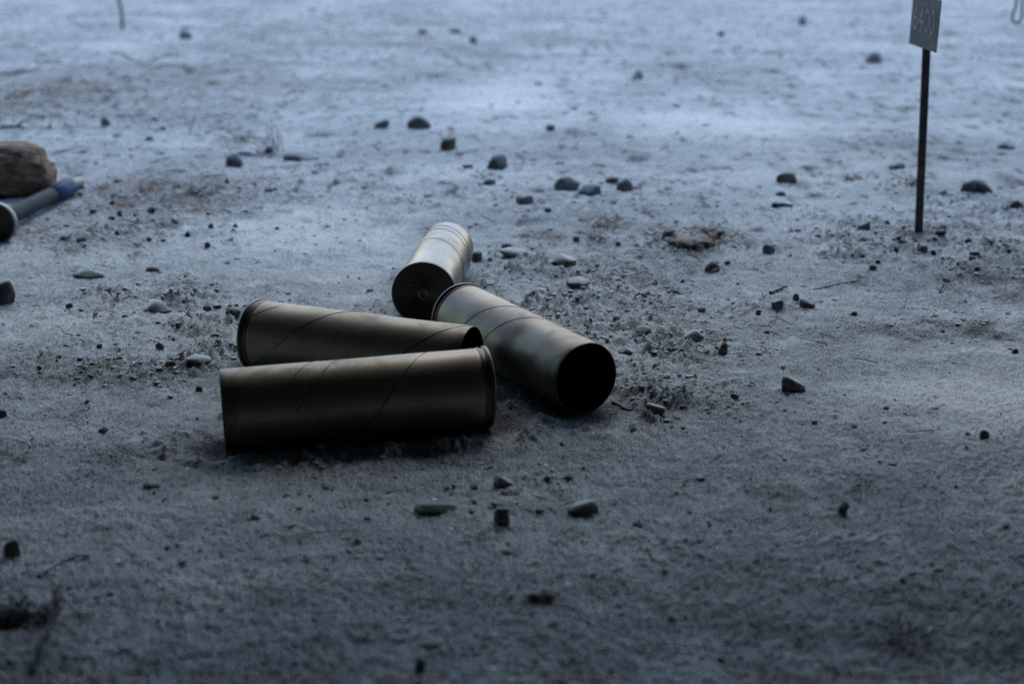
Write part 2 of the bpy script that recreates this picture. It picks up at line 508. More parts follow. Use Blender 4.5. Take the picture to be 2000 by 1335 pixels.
def make_case(key, label, mat, seams, roll, dents):
    x, y, a = CASES[key]
    tilt = math.atan2(R_RIM - R_MOUTH, L_CASE)
    root = empty('shell_case')
    # local origin: centre of the base, local x runs to the mouth
    bx, by = x - math.cos(a) * L_CASE / 2, y - math.sin(a) * L_CASE / 2
    root.matrix_world = Matrix.Translation((bx, by, R_RIM - .0012)) @ Matrix.Rotation(a, 4, 'Z') @ Matrix.Rotation(tilt, 4, 'Y') @ Matrix.Rotation(roll, 4, 'X')
    tag(root, label, 'shell case', 'spent shell cases lying in a heap')
    def warp(s, th):
        d = 0
        for (ds, dt, dr, sz) in dents:
            q = ((s - ds) / sz) ** 2 + ((((th - dt + math.pi) % (2 * math.pi)) - math.pi) * .055 / sz) ** 2
            d -= dr * math.exp(-q)
        t = max(0, (s - .25) / .12)
        if s > L_CASE - .006: d += .00045 * mnoise.noise(Vector((math.cos(th) * 5, math.sin(th) * 5, len(seams) + s * 200)))
        d += .0007 * t * math.cos(2 * th + len(seams)) + .00018 * math.sin(5 * th + 40 * s)
        return d
    # body: outer wall, lip, inner wall
    prof = [(.0105, .0535)] + [(.0125 + (L_CASE - .0135) * i / 48, 0) for i in range(49)]
    n = 96
    V, F = [], []
    rows = [(s, r if r else r_body(s), 1) for s, r in prof]
    rows += [(L_CASE - .0002, r_body(L_CASE) - .0003, 1), (L_CASE - .0002, r_body(L_CASE) - .0012, 1)]
    for s, r, wq in rows:
        for k in range(n):
            th = 2 * math.pi * k / n
            rr = r + warp(s, th) * wq
            V.append((s, rr * math.cos(th), rr * math.sin(th)))
    for i in range(len(rows) - 1):
        for k in range(n):
            k2 = (k + 1) % n
            F.append((i * n + k, i * n + k2, (i + 1) * n + k2, (i + 1) * n + k))
    mesh_obj('body', V, F, mat, root)
    V, F = lathe([(L_CASE - .0004, R_MOUTH - .0011), (L_CASE - .004, R_MOUTH - .0018), (L_CASE - .03, .0508), (.2, .0495), (.03, .0500), (.014, .049), (.012, .030), (.012, .0004)])
    mesh_obj('lining', V, F, M['inside'], root)
    # flange ring, groove and shoulder ring
    V, F = lathe([(.0148, .0556), (.0144, .0561), (.0122, .0563), (.0118, .0558), (.0112, .0543), (.0068, .0543), (.0060, .0548), (.0057, R_RIM - .0006),
                  (.0051, R_RIM), (.0010, R_RIM), (.0003, R_RIM - .0005), (0, R_RIM - .0014)])
    mesh_obj('rim', V, F, M['rim'], root)
    V, F = lathe([(0.0001, R_RIM - .0014), (0, .050), (.0004, .0495), (.0004, .0138), (.0014, .0133), (.0014, .0110)])
    base = mesh_obj('base_plate', V, F, M['base'], root)
    V, F = lathe([(.0014, .0112), (.0006, .0105), (.0004, .0062), (.0013, .0056), (.0015, .0004)], 40)
    mesh_obj('primer', V, F, M['primer'], base)
    # helical wrap seams: a thin raised lip that follows the wall
    for (s_top, pitch, d0, d1, wd) in seams:
        V, F = [], []
        N = 120
        for i in range(N + 1):
            th = R_(d0 + (d1 - d0) * i / N)
            s = s_top + pitch * (th - math.pi / 2) / (2 * math.pi)
            if s < .018 or s > L_CASE - .001: continue
            w2 = wd * (.8 + 1.1 * mnoise.noise(Vector((s * 90, th * 3, s_top * 77))))
            for ds, dr in ((-w2, .00005), (-w2 * .4, .0006), (w2 * .8, .00035), (w2 * 1.5, .00005)):
                ss = min(s + ds, L_CASE - .0005)
                rr = r_body(ss) + warp(ss, th) + dr
                V.append((ss, rr * math.cos(th), rr * math.sin(th)))
        for i in range(len(V) // 4 - 1):
            for j in range(3):
                F.append((i * 4 + j, i * 4 + j + 1, i * 4 + 5 + j, i * 4 + 4 + j))
        if F: mesh_obj('wrap_seam', V, F, M['seam'], root)
    return root, base

def th_up(): return math.pi / 2
# front: local y points away from/to the viewer; angle pi/2 is straight up (local z), before roll
make_case('front', 'front shell case of the heap, mouth to the left, dark and lying nearly crosswise', M['brass'],
          [(.094, -.267, 150, -60, .0010), (.216, -.25, 140, -5, .0009), (.253, -.25, 135, 30, .0007)], 0, [(.30, .6, .0016, .03), (.16, .2, .0008, .05)])
make_case('middle', 'shell case wedged behind the front one, its flanged base at the left', M['brass'],
          [(.160, -.38, 40, 240, .0008), (.358, -.38, 60, 260, .0017), (.060, -.38, 100, 230, .0005)], 0, [(.12, -.5, .0012, .04)])
make_case('open', 'shell case with its black open mouth facing the viewer at the right', M['brass'],
          [(.222, -.26, 30, 260, .0011), (.150, -.26, 40, 200, .0007)], 0, [(.245, 2.6, .0030, .026), (.30, .3, .0008, .04)])
c4, c4b = make_case('far', 'silvery shell case farthest back, its black base disc towards the viewer', M['bright'],
          [(.335, -.20, 0, 200, .0009), (.305, -.20, 0, 200, .0006), (.215, -.24, 60, 220, .0004)], 0, [(.1, .2, .001, .04)])
# worn stamp marks on the far case's base
parts = []
for row, (zz, y0, cnt) in enumerate(((.027, .030, 4), (.017, .034, 5), (.007, .036, 4))):
    for i in range(cnt):
        yy = y0 - i * .0075
        parts.append(box_geo(-.0002, .0006, yy - .0016, yy + .0016, zz - .0024, zz + .0022))
V, F = join_geo(parts)
mesh_obj('stamp_mark', V, F, mat_metal('worn_stamp', (.085, .076, .068), (.055, .05, .046), .55, .7), c4b, False)

# ------------------------------------------------------------------ stones
def ico(sub):
    bm = bmesh.new(); bmesh.ops.create_icosphere(bm, subdivisions=sub, radius=1)
    V = [v.co.copy() for v in bm.verts]; F = [tuple(v.index for v in f.verts) for f in bm.faces]
    bm.free(); return V, F
ICO = {s: ico(s) for s in (1, 2, 3)}

def stone(px, py, w, h, mat, label, group=None, name='stone', ang=0.0, wedge=0.0, lumps=.26, cat='stone', depth=.8, sub=3, sink=.34):
    """w, h: size in photo pixels; py: the foot of the stone"""
    if mat is M["frosted"]: sink = .42
    p = at(px, py)
    s = px_per_m(p)
    wx = w / s; hz = h / s
    dep = math.atan2(CAM_H, p.y)
    dy = min(wx * depth, 1.6 * hz + .25 * wx)
    zz = max(.3 * wx if h > .5 * w else .16 * wx, math.sqrt(max((hz) ** 2 - (dy * math.sin(dep)) ** 2, 1e-9)) / math.cos(dep))
    zz /= (1 - sink)
    V, F = ICO[sub]
    off = Vector((random.uniform(-50, 50), random.uniform(-50, 50), random.uniform(-50, 50)))
    # facets: a few random cutting planes make worn flats
    planes = []
    for _ in range(9):
        d = Vector((random.gauss(0, 1), random.gauss(0, 1), random.gauss(0, 1))).normalized()
        planes.append((d, random.uniform(.56, .88)))
    out = []
    for v in V:
        q = v * (1 + lumps * mnoise.noise(v * 1.1 + off) + lumps * .35 * mnoise.noise(v * 3.1 + off))
        for d, k in planes:
            e = q.dot(d) - k
            if e > 0: q = q - d * e * .8
        q.z -= wedge * q.x * max(0, q.z + .6) * .6
        out.append(q)
    mx = [max(abs(q[i]) for q in out) for i in range(3)]
    zlo = min(q.z for q in out); zhi = max(q.z for q in out)
    out = [Vector((q.x / mx[0] * wx / 2, q.y / mx[1] * dy / 2, ((q.z - zlo) / (zhi - zlo) - sink) * zz)) for q in out]
    o = mesh_obj(name, out, F, mat)
    o.location = (p.x, p.y + dy * .45, gz(p.x, p.y + dy * .45))
    o.rotation_euler = (0, 0, ang)
    tag(o, label, cat, group)
    return o

D, G, B, FR, CR = M['dark'], M['grey'], M['brown'], M['frosted'], M['crumb']
G1 = 'stones lying about on the frosted ground'
STONES = [
    # px, py, w, h, material, label, options
    (360, 76, 27, 18, M['far'], 'blurred grey stone far back beside the thin upright stick', {}),
    (1708, 124, 32, 22, M['far'], 'blurred grey stone far back, left of the sign plate', {}),
    (1247, 155, 24, 19, M['far'], 'blurred round stone alone far back, above the middle row of stones', {}),
    (1568, 50, 14, 18, M['far'], 'faint upright stone at the far top edge, left of the sign', {}),
    (1410, 72, 18, 11, G, 'faint dark pebble at the far top, right of centre', {'sub': 2}),
    (925, 84, 16, 13, G, 'dark pebble far back, lowest of three in a row at top centre', {'sub': 2}),
    (890, 66, 22, 10, G, 'dark pebble far back, middle of three in a row at top centre', {'sub': 2}),
    (826, 67, 22, 10, G, 'dark pebble far back, leftmost of three in a row at top centre', {'sub': 2}),
    (204, 248, 19, 18, G, 'small round grey stone standing alone above the blue tube', {}),
    (303, 236, 15, 7, D, 'small flat dark pebble right of the small round grey stone', {'sub': 2}),
    (289, 274, 17, 8, D, 'small dark chip below and right of the round grey stone', {'sub': 2}),
    (745, 252, 32, 19, D, 'low dark wedge stone, left neighbour of the big black stone', {'wedge': -.6}),
    (818, 253, 50, 29, D, 'big black rounded stone in the background, upper centre', {'wedge': .4}),
    (875, 294, 33, 27, B, 'brownish grey angular stone just below the big black stone', {'wedge': -.2}),
    (970, 332, 43, 30, D, 'black stone with a frosty top, lowest of the centre diagonal', {}),
    (912, 329, 24, 9, FR, 'frosted pebble close left of the frosty topped black stone', {'sub': 2}),
    (953, 361, 31, 14, FR, 'low frosted stone below the frosty topped black stone', {}),
    (1075, 256, 18, 13, D, 'small black pebble between the big black stone and the post', {}),
    (458, 327, 37, 27, D, 'black stone left of the long frosted stone, upper left', {}),
    (585, 315, 74, 20, FR, 'long low frosted stone beside the dry grass stalks', {'ang': .1, 'depth': .4}),
    (525, 299, 23, 13, FR, 'small frosted stone at the foot of the dry grass stalks', {}),
    (480, 304, 40, 12, FR, 'flat frosted stone just behind the black stone at upper left', {}),
    (1107, 374, 55, 28, G, 'grey oval stone, largest and leftmost of the row of four', {}),
    (1155, 383, 49, 24, FR, 'frosted oval stone, second in the row of four', {}),
    (1196, 359, 28, 12, B, 'small flat stone at the back of the row of four', {}),
    (1220, 375, 35, 27, G, 'grey rounded stone at the right end of the row of four', {}),
    (1025, 400, 37, 16, G, 'low grey stone left of and below the row of four', {}),
    (1070, 411, 15, 9, G, 'tiny grey pebble right of the low grey stone, centre', {'sub': 2}),
    (1537, 358, 44, 20, B, 'brown flattened stone in the background, left of the post', {}),
    (1525, 383, 22, 10, D, 'small dark pebble under the brown flattened stone', {'sub': 2}),
    (1527, 405, 48, 13, D, 'long low dark stone below the brown flattened stone', {}),
    (1917, 377, 66, 30, D, 'largest dark stone at the right, beyond the sign post', {}),
    (1967, 292, 38, 14, B, 'flat brown stone near the right edge beyond the sign post', {}),
    (1990, 408, 32, 20, D, 'dark stone cut by the right edge', {}),
    (1752, 331, 36, 14, G, 'flat greyish stone close left of the sign post', {}),
    (1391, 532, 31, 23, B, 'dark brown angular stone alone right of the needle clump', {'wedge': -.3}),
    (1421, 517, 12, 9, B, 'small brown pebble right behind the dark brown angular stone', {'sub': 2}),
    (1502, 497, 25, 21, G, 'dark grey blocky stone halfway between needle clump and post', {}),
    (1306, 462, 25, 17, B, 'brown round stone at the left end of the needle clump', {}),
    (1310, 475, 25, 12, FR, 'frosted stone in front of the needle clump', {}),
    (1410, 693, 25, 21, B, 'brown wedge stone standing on edge, right of the open case', {'wedge': -.9}),
    (1553, 765, 50, 30, G, 'grey wedge shaped stone lying in the right foreground', {'wedge': .8}),
    (1435, 779, 20, 11, G, 'small grey stone half sunk left of the grey wedge stone', {}),
    (1555, 588, 14, 15, D, 'topmost small stone of the trio at right', {}),
    (1521, 607, 27, 14, G, 'left stone of the trio at right', {}),
    (1578, 606, 36, 17, D, 'right wedge stone of the trio at right', {'wedge': .7}),
    (1482, 615, 12, 10, D, 'dark pebble left of the trio at right', {'sub': 2}),
    (1669, 617, 13, 9, D, 'dark pebble right of the trio', {'sub': 2}),
    (1925, 857, 20, 15, D, 'dark pebble alone in the lower right frost patch', {}),
    (1648, 1006, 22, 22, D, 'dark round pebble alone in the lower right foreground', {}),
    (20, 1087, 34, 34, D, 'dark round blurred stone at the lower left edge', {}),
    (4, 596, 42, 42, D, 'dark rounded stone cut by the left edge', {}),
    (3, 816, 18, 14, B, 'brown pebble at the left edge below the rounded stone', {}),
    (453, 617, 31, 18, D, 'dark stone right beside the flanged base of the middle case', {}),
    (404, 608, 18, 11, B, 'small brown stone left of the dark stone by the flanged base', {'sub': 2}),
    (848, 1006, 92, 26, FR, 'long snow capped stone in front of the heap', {'depth': .45, 'lumps': .4}),
    (1143, 1009, 68, 30, FR, 'rounded snow covered stone right of the long snow capped one', {}),
    (1000, 504, 62, 15, FR, 'flat snow covered stone right of the silvery case', {'depth': .5}),
    (1101, 524, 62, 22, FR, 'wider snow covered stone right of the flat one by the silvery case', {}),
    (1130, 560, 50, 17, G, 'grey half sunk stone in the loose soil behind the open case', {}),
    (933, 512, 25, 18, D, 'dark stone close to the right side of the silvery case', {}),
    (988, 487, 22, 12, D, 'dark small stone behind the flat snow covered one', {'sub': 2}),
    (1126, 473, 14, 12, G, 'small grey pebble between the snow covered stones and needles', {'sub': 2}),
    (1050, 575, 46, 16, FR, 'low frosted lump in loose soil just behind the open case', {}),
    (1357, 662, 44, 20, FR, 'frosted lump at the right edge of the loose soil ridge', {}),
    (1257, 658, 34, 18, FR, 'frosted lump in the middle of the loose soil ridge', {}),
    (1222, 692, 36, 14, FR, 'frosted flat lump nearest the open mouth', {}),
    (1280, 812, 50, 20, FR, 'frosted elongated lump at the lower end of the soil ridge', {'ang': -.5, 'depth': .45}),
    (298, 606, 66, 20, FR, 'low rugged frosted stone left of the heap', {}),
    (168, 544, 66, 14, FR, 'long flat sunken stone left of the heap, farther back', {'depth': .4}),
    (297, 530, 32, 13, G, 'low grey stone behind the rugged frosted one', {}),
    (383, 719, 58, 18, FR, 'oval sunken stone next to the mouth of the front case', {}),
    (310, 682, 19, 14, D, 'dark pebble left of the front case, largest of its neighbours', {}),
    (194, 681, 13, 9, D, 'dark pebble in the left middle ground', {'sub': 2}),
    (335, 716, 14, 10, D, 'dark pebble left of the oval sunken stone', {'sub': 2}),
    (388, 765, 13, 11, D, 'dark pebble just left of the mouth of the front case', {'sub': 2}),
    (134, 603, 16, 11, D, 'dark pebble right of the rounded stone at the left edge', {'sub': 2}),
    (76, 722, 10, 8, D, 'tiny black pebble at the left, above the brown edge pebble', {'sub': 2}),
    (528, 375, 26, 9, B, 'small dark flat chip behind the heap at upper left', {}),
    (822, 1312, 24, 26, D, 'dark blurred pebble at the bottom edge', {}),
    (840, 1262, 44, 14, D, 'flat dark blurred chip above the pebble at the bottom edge', {}),
    (980, 1027, 32, 32, B, 'brown cone shaped lump between the two snow capped stones', {'lumps': .35}),
    (627, 880, 22, 12, D, 'dark low stone under the near edge of the front case', {}),
    (293, 951, 34, 14, FR, 'faint low stone in the lower left foreground', {}),
    (980, 955, 44, 26, FR, 'crumbly frosted lump in front of the heap', {'lumps': .4}),
    (157, 476, 22, 11, B, 'brown stone in front of the blue collared tube', {}),
    (155, 383, 15, 9, D, 'small dark stone by the tip of the blue collared tube', {'sub': 2}),
    (124, 470, 20, 9, D, 'dark flat stone left of the brown stone near the tube', {'sub': 2}),
    (1985, 690, 14, 10, D, 'dark pebble at the right edge, middle height', {'sub': 2}),
    (1850, 550, 18, 8, D, 'small dark chip below the sign post at right', {'sub': 2}),
    (1706, 528, 16, 12, B, 'small brown pebble left of and below the sign post', {'sub': 2}),
    (1804, 494, 24, 14, D, 'dark stone right at the front of the post foot', {}),
    (1690, 448, 24, 18, D, 'dark clod left of the post, tallest there', {}),
    (1693, 472, 24, 11, D, 'dark flat clod left of the post, below the tallest', {}),
    (1752, 478, 26, 12, D, 'dark flat clod close left of the post foot', {}),
    (1905, 500, 24, 10, D, 'dark flat clod right of the post foot', {}),
]
for px, py, w, h, mt, lb, kw in STONES:
    stone(px, py, w, h, mt, lb, G1, **kw)

# more small dark clods round the post and on the left, alike among themselves
for (cx, cy, rx, ry, nn, lab, grp) in (
        (1830, 480, 170, 60, 26, 'small dark clod scattered in the rough soil round the post foot', 'clods round the post foot'),
        (300, 440, 190, 60, 20, 'small dark clod scattered in the strawy ground below the blue tube', 'clods in the strawy ground at left'),
        (1180, 610, 150, 110, 22, 'small frosted clod in the loose soil ridge beside the open case', 'clods of the loose soil ridge')):
    k = 0
    while k < nn:
        px = random.gauss(cx, rx * .55); py = random.gauss(cy, ry * .55)
        p = flat(px, py)
        if case_dist(np.array([p.x]), np.array([p.y]))[0] < .085 or not (0 < px < 2000): continue
        stone(px, py, random.uniform(10, 19), random.uniform(6, 11), FR if 'frosted' in lab else CR, lab, grp, name='soil_clod', cat='clod', sub=2, lumps=.35, ang=random.uniform(0, 3))
        k += 1

# ------------------------------------------------------------------ crumbs, grit, flakes: too many to count
def scatter(name, n, ylo, yhi, smin, smax, mat, label, cat, bias, rough_w, squash=.65, power=2.2):
    pts = []
    got = 0
    XS, YS = [], []
    while got < n:
        y = np.exp(RNG.uniform(math.log(ylo), math.log(yhi), 20000)) if bias == 'log' else np.sqrt(RNG.uniform(ylo ** 2, yhi ** 2, 20000))
        x = RNG.uniform(-1, 1, 20000) * (.40 * y + .05)
        ro = ground_fields(x, y)[3]
        clump = np.clip(fbm(x, y, 2.5, 3, 77) * .9 + .35, 0.02, 1)
        keep = (RNG.uniform(0, 1, 20000) < np.clip((1 - rough_w) * clump + rough_w * ro, 0, 1)) & (case_dist(x, y) > .062)
        XS.append(x[keep]); YS.append(y[keep]); got += keep.sum()
    x = np.concatenate(XS)[:n]; y = np.concatenate(YS)[:n]
    z = ground_fields(x, y)[0]
    s = smin + (smax - smin) * RNG.uniform(0, 1, n) ** power
    V0 = np.array([tuple(v) for v in ICO[1][0]]); F0 = np.array(ICO[1][1])
    J = 1 + RNG.normal(0, .22, (n, len(V0), 1))
    sc = np.stack([np.ones(n), RNG.uniform(.5, 1, n), RNG.uniform(.4, 1, n) * squash], 1)
    v = V0[None] * J * sc[:, None, :] * s[:, None, None] * .5
    a = RNG.uniform(0, 6.28, n); c, d = np.cos(a)[:, None], np.sin(a)[:, None]
    vx = v[:, :, 0] * c - v[:, :, 1] * d; vy = v[:, :, 0] * d + v[:, :, 1] * c
    v = np.stack([vx + x[:, None], vy + y[:, None], v[:, :, 2] + z[:, None] + (s * .04)[:, None]], -1)
    F = (F0[None] + (np.arange(n) * len(V0))[:, None, None]).reshape(-1, 3)
    o = np_mesh(name, v.reshape(-1, 3), F, mat, False)
    tag(o, label, cat, kind='stuff')
scatter('soil_crumbs', 3000, 1.2, 11.5, .0025, .014, M['crumb'], 'tiny dark soil crumbs strewn over the frosted ground', 'soil', 'sqrt', .35)
scatter('far_crumbs', 2600, 3.6, 11.5, .007, .034, M['crumb'], 'dark crumbs and flat bits of debris strewn over the far frosted ground', 'debris', 'sqrt', .15, .38)
scatter('dark_grit', 2200, 1.1, 3.4, .0012, .0055, M['crumb'], 'fine dark grit sprinkled on the frost round the cases', 'grit', 'log', .45)
scatter('frosted_crumbs', 6200, 1.3, 6.0, .003, .015, M['clod'], 'frosted crumbs of loose disturbed soil', 'soil', 'log', .97, .75)
scatter('ice_flakes', 300, 1.2, 2.9, .0018, .0065, M['ice'], 'scattered glinting ice flakes on the ground', 'ice', 'log', .0, .4)

# ------------------------------------------------------------------ straw and needle litter
def litter(name, spots, mat, label, cat, thick):
    V, F = [], []
    for (px, py, sx, sy, n, l0, l1, lift) in spots:
        c = at(px, py)
        for _ in range(n):
            x = random.gauss(c.x, sx); y = random.gauss(c.y, sy)
            if case_dist(np.array([x]), np.array([y]))[0] < .07: continue
            z = gz(x, y) + .001
            a = random.uniform(0, math.pi * 2); l = random.uniform(l0, l1)
            up = abs(random.gauss(0, lift)) * l
            bend = random.gauss(0, .25) * l
            p0 = Vector((x, y, z)); p2 = p0 + Vector((math.cos(a) * l, math.sin(a) * l, up))
            p2.z = max(p2.z, gz(p2.x, p2.y) + .0008)
            p1 = (p0 + p2) / 2 + Vector((-math.sin(a) * bend, math.cos(a) * bend, abs(bend) * .4 + .001))
            v, f = tube_geo([p0, p1, p2], [thick, thick, thick * .5], 3)
            o = len(V); V += v; F += [tuple(i + o for i in q) for q in f]
    o = mesh_obj(name, V, F, mat, smooth=False)
    tag(o, label, cat, kind='stuff')

litter('straw_litter', [(330, 375, .16, .25, 160, .02, .07, .2), (130, 185, .35, .5, 200, .03, .12, .2), (100, 470, .14, .12, 60, .02, .06, .2), (420, 170, .4, .6, 90, .03, .1, .2),
                        (1320, 640, .10, .10, 45, .012, .035, .25), (1240, 540, .12, .12, 70, .012, .04, .3), (1400, 790, .03, .01, 14, .01, .03, .05), (1310, 750, .05, .05, 20, .012, .03, .2),
                        (1700, 600, .5, .5, 40, .015, .05, .1), (640, 380, .4, .5, 60, .02, .06, .2), (1830, 470, .15, .12, 50, .015, .05, .25), (700, 60, 1.2, 2.5, 120, .05, .2, .2),
                        (1000, 1150, .18, .06, 12, .01, .03, .1), (250, 660, .2, .15, 40, .01, .03, .15), (900, 120, 1.0, 1.5, 60, .05, .15, .1)],
       M['straw'], 'dry straw strewn thinly in the frosted soil', 'straw', .0008)
litter('needle_litter', [(1183, 440, .035, .04, 60, .015, .04, .35), (1165, 468, .03, .03, 34, .015, .035, .3), (1270, 470, .07, .08, 40, .015, .04, .2), (1350, 470, .07, .07, 90, .02, .05, .35),
                         (1250, 525, .10, .10, 40, .012, .04, .3), (1830, 475, .13, .10, 60, .015, .04, .2), (470, 278, .05, .09, 70, .02, .05, .5), (1300, 620, .1, .1, 30, .01, .03, .2)],
       M['needle'], 'brown pine needles caught in the frosted soil', 'needles', .0007)

# ------------------------------------------------------------------ tufts, twigs, stalks
def tuft(px, py, n, hmin, hmax, spread, lean, mat, label, name='dry_grass_tuft', cat='grass', thick=.0011):
    c = at(px, py)
    parts = []
    for _ in range(n):
        x = random.gauss(0, spread); y = random.gauss(0, spread)
        h = random.uniform(hmin, hmax)
        a = random.uniform(0, 6.28); l = random.uniform(.1, lean) * h
        z0 = gz(c.x + x, c.y + y) - c.z - .004
        pts = [Vector((x + math.cos(a) * l * t ** 1.7, y + math.sin(a) * l * t ** 1.7, z0 + h * t * (1 - .25 * lean * t))) for t in (0, .3, .6, .85, 1)]
        parts.append(tube_geo(pts, [thick, thick, thick * .9, thick * .7, thick * .4], 4))
    V, F = join_geo(parts)
    o = mesh_obj(name, V, F, mat)
    o.location = c
    return tag(o, label, cat, 'dry tufts and stalks on the ground')

tuft(535, 296, 9, .05, .115, .016, .45, M['straw'], 'tall dry grass stalks behind the long frosted stone', thick=.0013)
tuft(470, 279, 16, .02, .045, .028, .9, M['needle'], 'low brown tuft behind the black stone at upper left')
tuft(382, 262, 4, .05, .10, .014, .4, M['straw'], 'thin pale stalks left of the low brown tuft')
tuft(1665, 351, 30, .012, .035, .022, 1.6, M['needle'], 'low brown tuft in the background left of the post')
tuft(1772, 362, 32, .015, .05, .022, 1.5, M['needle'], 'brown tuft directly behind the sign post')
tuft(1184, 446, 22, .010, .028, .018, 1.4, M['needle'], 'small brown needle tuft behind the heap, upper of two')
tuft(1168, 470, 14, .008, .02, .013, 1.4, M['needle'], 'small brown needle tuft behind the heap, lower of two')
tuft(36, 36, 9, .06, .16, .03, .7, M['twig'], 'dark blurred weed in the top left corner')
tuft(143, 52, 5, .05, .12, .03, .7, M['twig'], 'faint blurred weed at top left beside the stick')
tuft(620, 22, 7, .03, .07, .09, 1.2, M['twig'], 'faint low weed at the far top, left of centre')
tuft(1838, 572, 4, .02, .05, .006, 1.0, M['straw'], 'small bent pale stalk in the frost below the post')

def twig(pix, rad, mat, label, name='twig', lifts=None, cat='twig', branch=None):
    pts = []
    for i, (a, b) in enumerate(pix):
        p = at(a, b)
        p.z += rad * .6 + (lifts[i] if lifts else 0)
        pts.append(p)
    n = len(pts)
    # smooth the run and give it a little wander
    out = []
    for i in range(n - 1):
        p0, p1, p2, p3 = pts[max(i - 1, 0)], pts[i], pts[i + 1], pts[min(i + 2, n - 1)]
        for k in range(5):
            t = k / 5
            q = .5 * ((2 * p1) + (p2 - p0) * t + (2 * p0 - 5 * p1 + 4 * p2 - p3) * t * t + (3 * p1 - p0 - 3 * p2 + p3) * t ** 3)
            q += Vector([random.gauss(0, rad * .25) for _ in range(3)])
            out.append(q)
    out.append(pts[-1])
    o0 = pts[0].copy()
    parts = [tube_geo([q - o0 for q in out], [rad * (1 - .55 * i / len(out)) * random.uniform(.85, 1.15) for i in range(len(out))], 6)]
    for (i, vec) in (branch or []):
        q = out[int(i * (len(out) - 1))] - o0
        v = Vector(vec)
        parts.append(tube_geo([q, q + v * .5 + Vector((0, 0, v.length * .08)), q + v], [rad * .6, rad * .5, rad * .3], 5))
    V, F = join_geo(parts)
    o = mesh_obj(name, V, F, mat)
    o.location = o0
    return tag(o, label, cat, 'twigs and stems lying on the frost')

twig([(0, 148), (60, 145), (95, 132), (125, 130)], .006, M['leaf'], 'long curved dry stem lying far back at the left edge', lifts=[0, .01, .02, .01])
twig([(238, 105), (270, 122), (320, 128), (365, 132)], .005, M['leaf'], 'brown broken stem lying far back at upper left', branch=[(.5, (.12, .1, .03))])
twig([(862, 108), (890, 118), (920, 134), (975, 138)], .0035, M['leaf'], 'thin blurred stem lying far back at top centre')
twig([(0, 252), (28, 250), (48, 251)], .007, M['twig'], 'dark short branch at the left edge above the wood', branch=[(.6, (.04, .03, .02))])
twig([(92, 250), (100, 246), (103, 233)], .004, M['twig'], 'small dark hooked twig above the wood', lifts=[0, .004, .03])
twig([(1505, 574), (1520, 566), (1537, 561)], .0035, M['twig'], 'short dark twig half buried behind the trio of stones')
twig([(1590, 566), (1640, 554), (1672, 549), (1704, 551)], .0018, M['frosted'], 'long frosted twig right of the trio of stones', branch=[(.7, (.03, .02, .004))])
twig([(1450, 615), (1480, 600), (1496, 590)], .0016, M['straw'], 'thin straw coloured twig left of the trio of stones', lifts=[0, .006, .012], branch=[(.7, (.012, .01, .012)), (.8, (-.006, .01, .014))])
twig([(1297, 534), (1301, 555), (1312, 566), (1318, 556), (1331, 537)], .0014, M['twig'], 'thin upright forked stem in front of the needle clump', lifts=[.035, .014, .0, .014, .03])
twig([(1305, 572), (1318, 571), (1331, 576)], .0035, M['leaf'], 'brown bark bit under the forked stem')
twig([(1196, 786), (1225, 800), (1250, 802), (1298, 815)], .0026, M['twig'], 'dark stick lying at the lower end of the soil ridge')
twig([(723, 607), (738, 588), (752, 612)], .0011, M['twig'], 'fine bent stem making a tent shape behind the middle case', lifts=[0, .004, 0])
twig([(752, 613), (762, 598), (775, 607), (760, 616)], .0009, M['twig'], 'fine curled stem beside the base of the silvery case', lifts=[0, .01, .004, 0])
twig([(1822, 530), (1835, 542), (1843, 557)], .0018, M['straw'], 'short pale straw lying below the sign post')
twig([(1215, 540), (1255, 532), (1288, 521)], .0022, M['frosted'], 'frosted stem behind the open case')
twig([(1232, 590), (1245, 575), (1262, 582)], .003, M['leaf'], 'brown crumpled stem right behind the open case')
twig([(118, 1183), (112, 1218), (88, 1270), (62, 1326)], .0048, M['wet_twig'], 'dark blurred twig in the lower left corner', lifts=[.016, .012, .008, .003])
twig([(75, 1128), (100, 1108), (135, 1092), (176, 1086)], .0024, M['frosted'], 'faint curved leaf blade at lower left')
twig([(590, 1042), (660, 1036), (720, 1034)], .0006, M['straw'], 'thin faint straw in the lower foreground')
twig([(900, 1140), (950, 1142), (1010, 1146), (1050, 1150)], .0007, M['straw'], 'thin brownish straw in the lower centre foreground')

# the dead clump cut by the lower left corner: a crumpled leafy mass with stems
def clump(px, py, rx, ry, rz, mat_core, mat_hair, n, l0, l1, label, name, cat, thick, part):
    c = at(px, py)
    root = empty(name, c)
    tag(root, label, cat)
    off = Vector((3.1, px, py))
    out = []
    for v in ICO[3][0]:
        q = v * (1 + .45 * mnoise.noise(v * 1.6 + off) + .25 * mnoise.noise(v * 4 + off))
        out.append(Vector((q.x * rx, q.y * ry, (q.z + .25) * rz)))
    mesh_obj('core', out, ICO[3][1], mat_core, root)
    parts = []
    for _ in range(n):
        th = random.uniform(0, 6.28); r = math.sqrt(random.random())
        p = Vector((math.cos(th) * rx * r, math.sin(th) * ry * r, rz * (1.1 - .8 * r) * random.uniform(.6, 1.1)))
        d = Vector((random.gauss(0, 1), random.gauss(0, 1), random.gauss(.15, .5))).normalized() * random.uniform(l0, l1)
        parts.append(tube_geo([p - d * .5, p + Vector((0, 0, .003)), p + d * .5], [thick, thick, thick * .5], 3))
    V, F = join_geo(parts)
    mesh_obj(part, V, F, mat_hair, root, False)
    return root
clump(1352, 474, .050, .050, .014, M['leaf'], M['needle'], 170, .02, .05, 'low mound of soil and brown pine needles behind the heap at right', 'needle_mound', 'needles', .0008, 'needles')
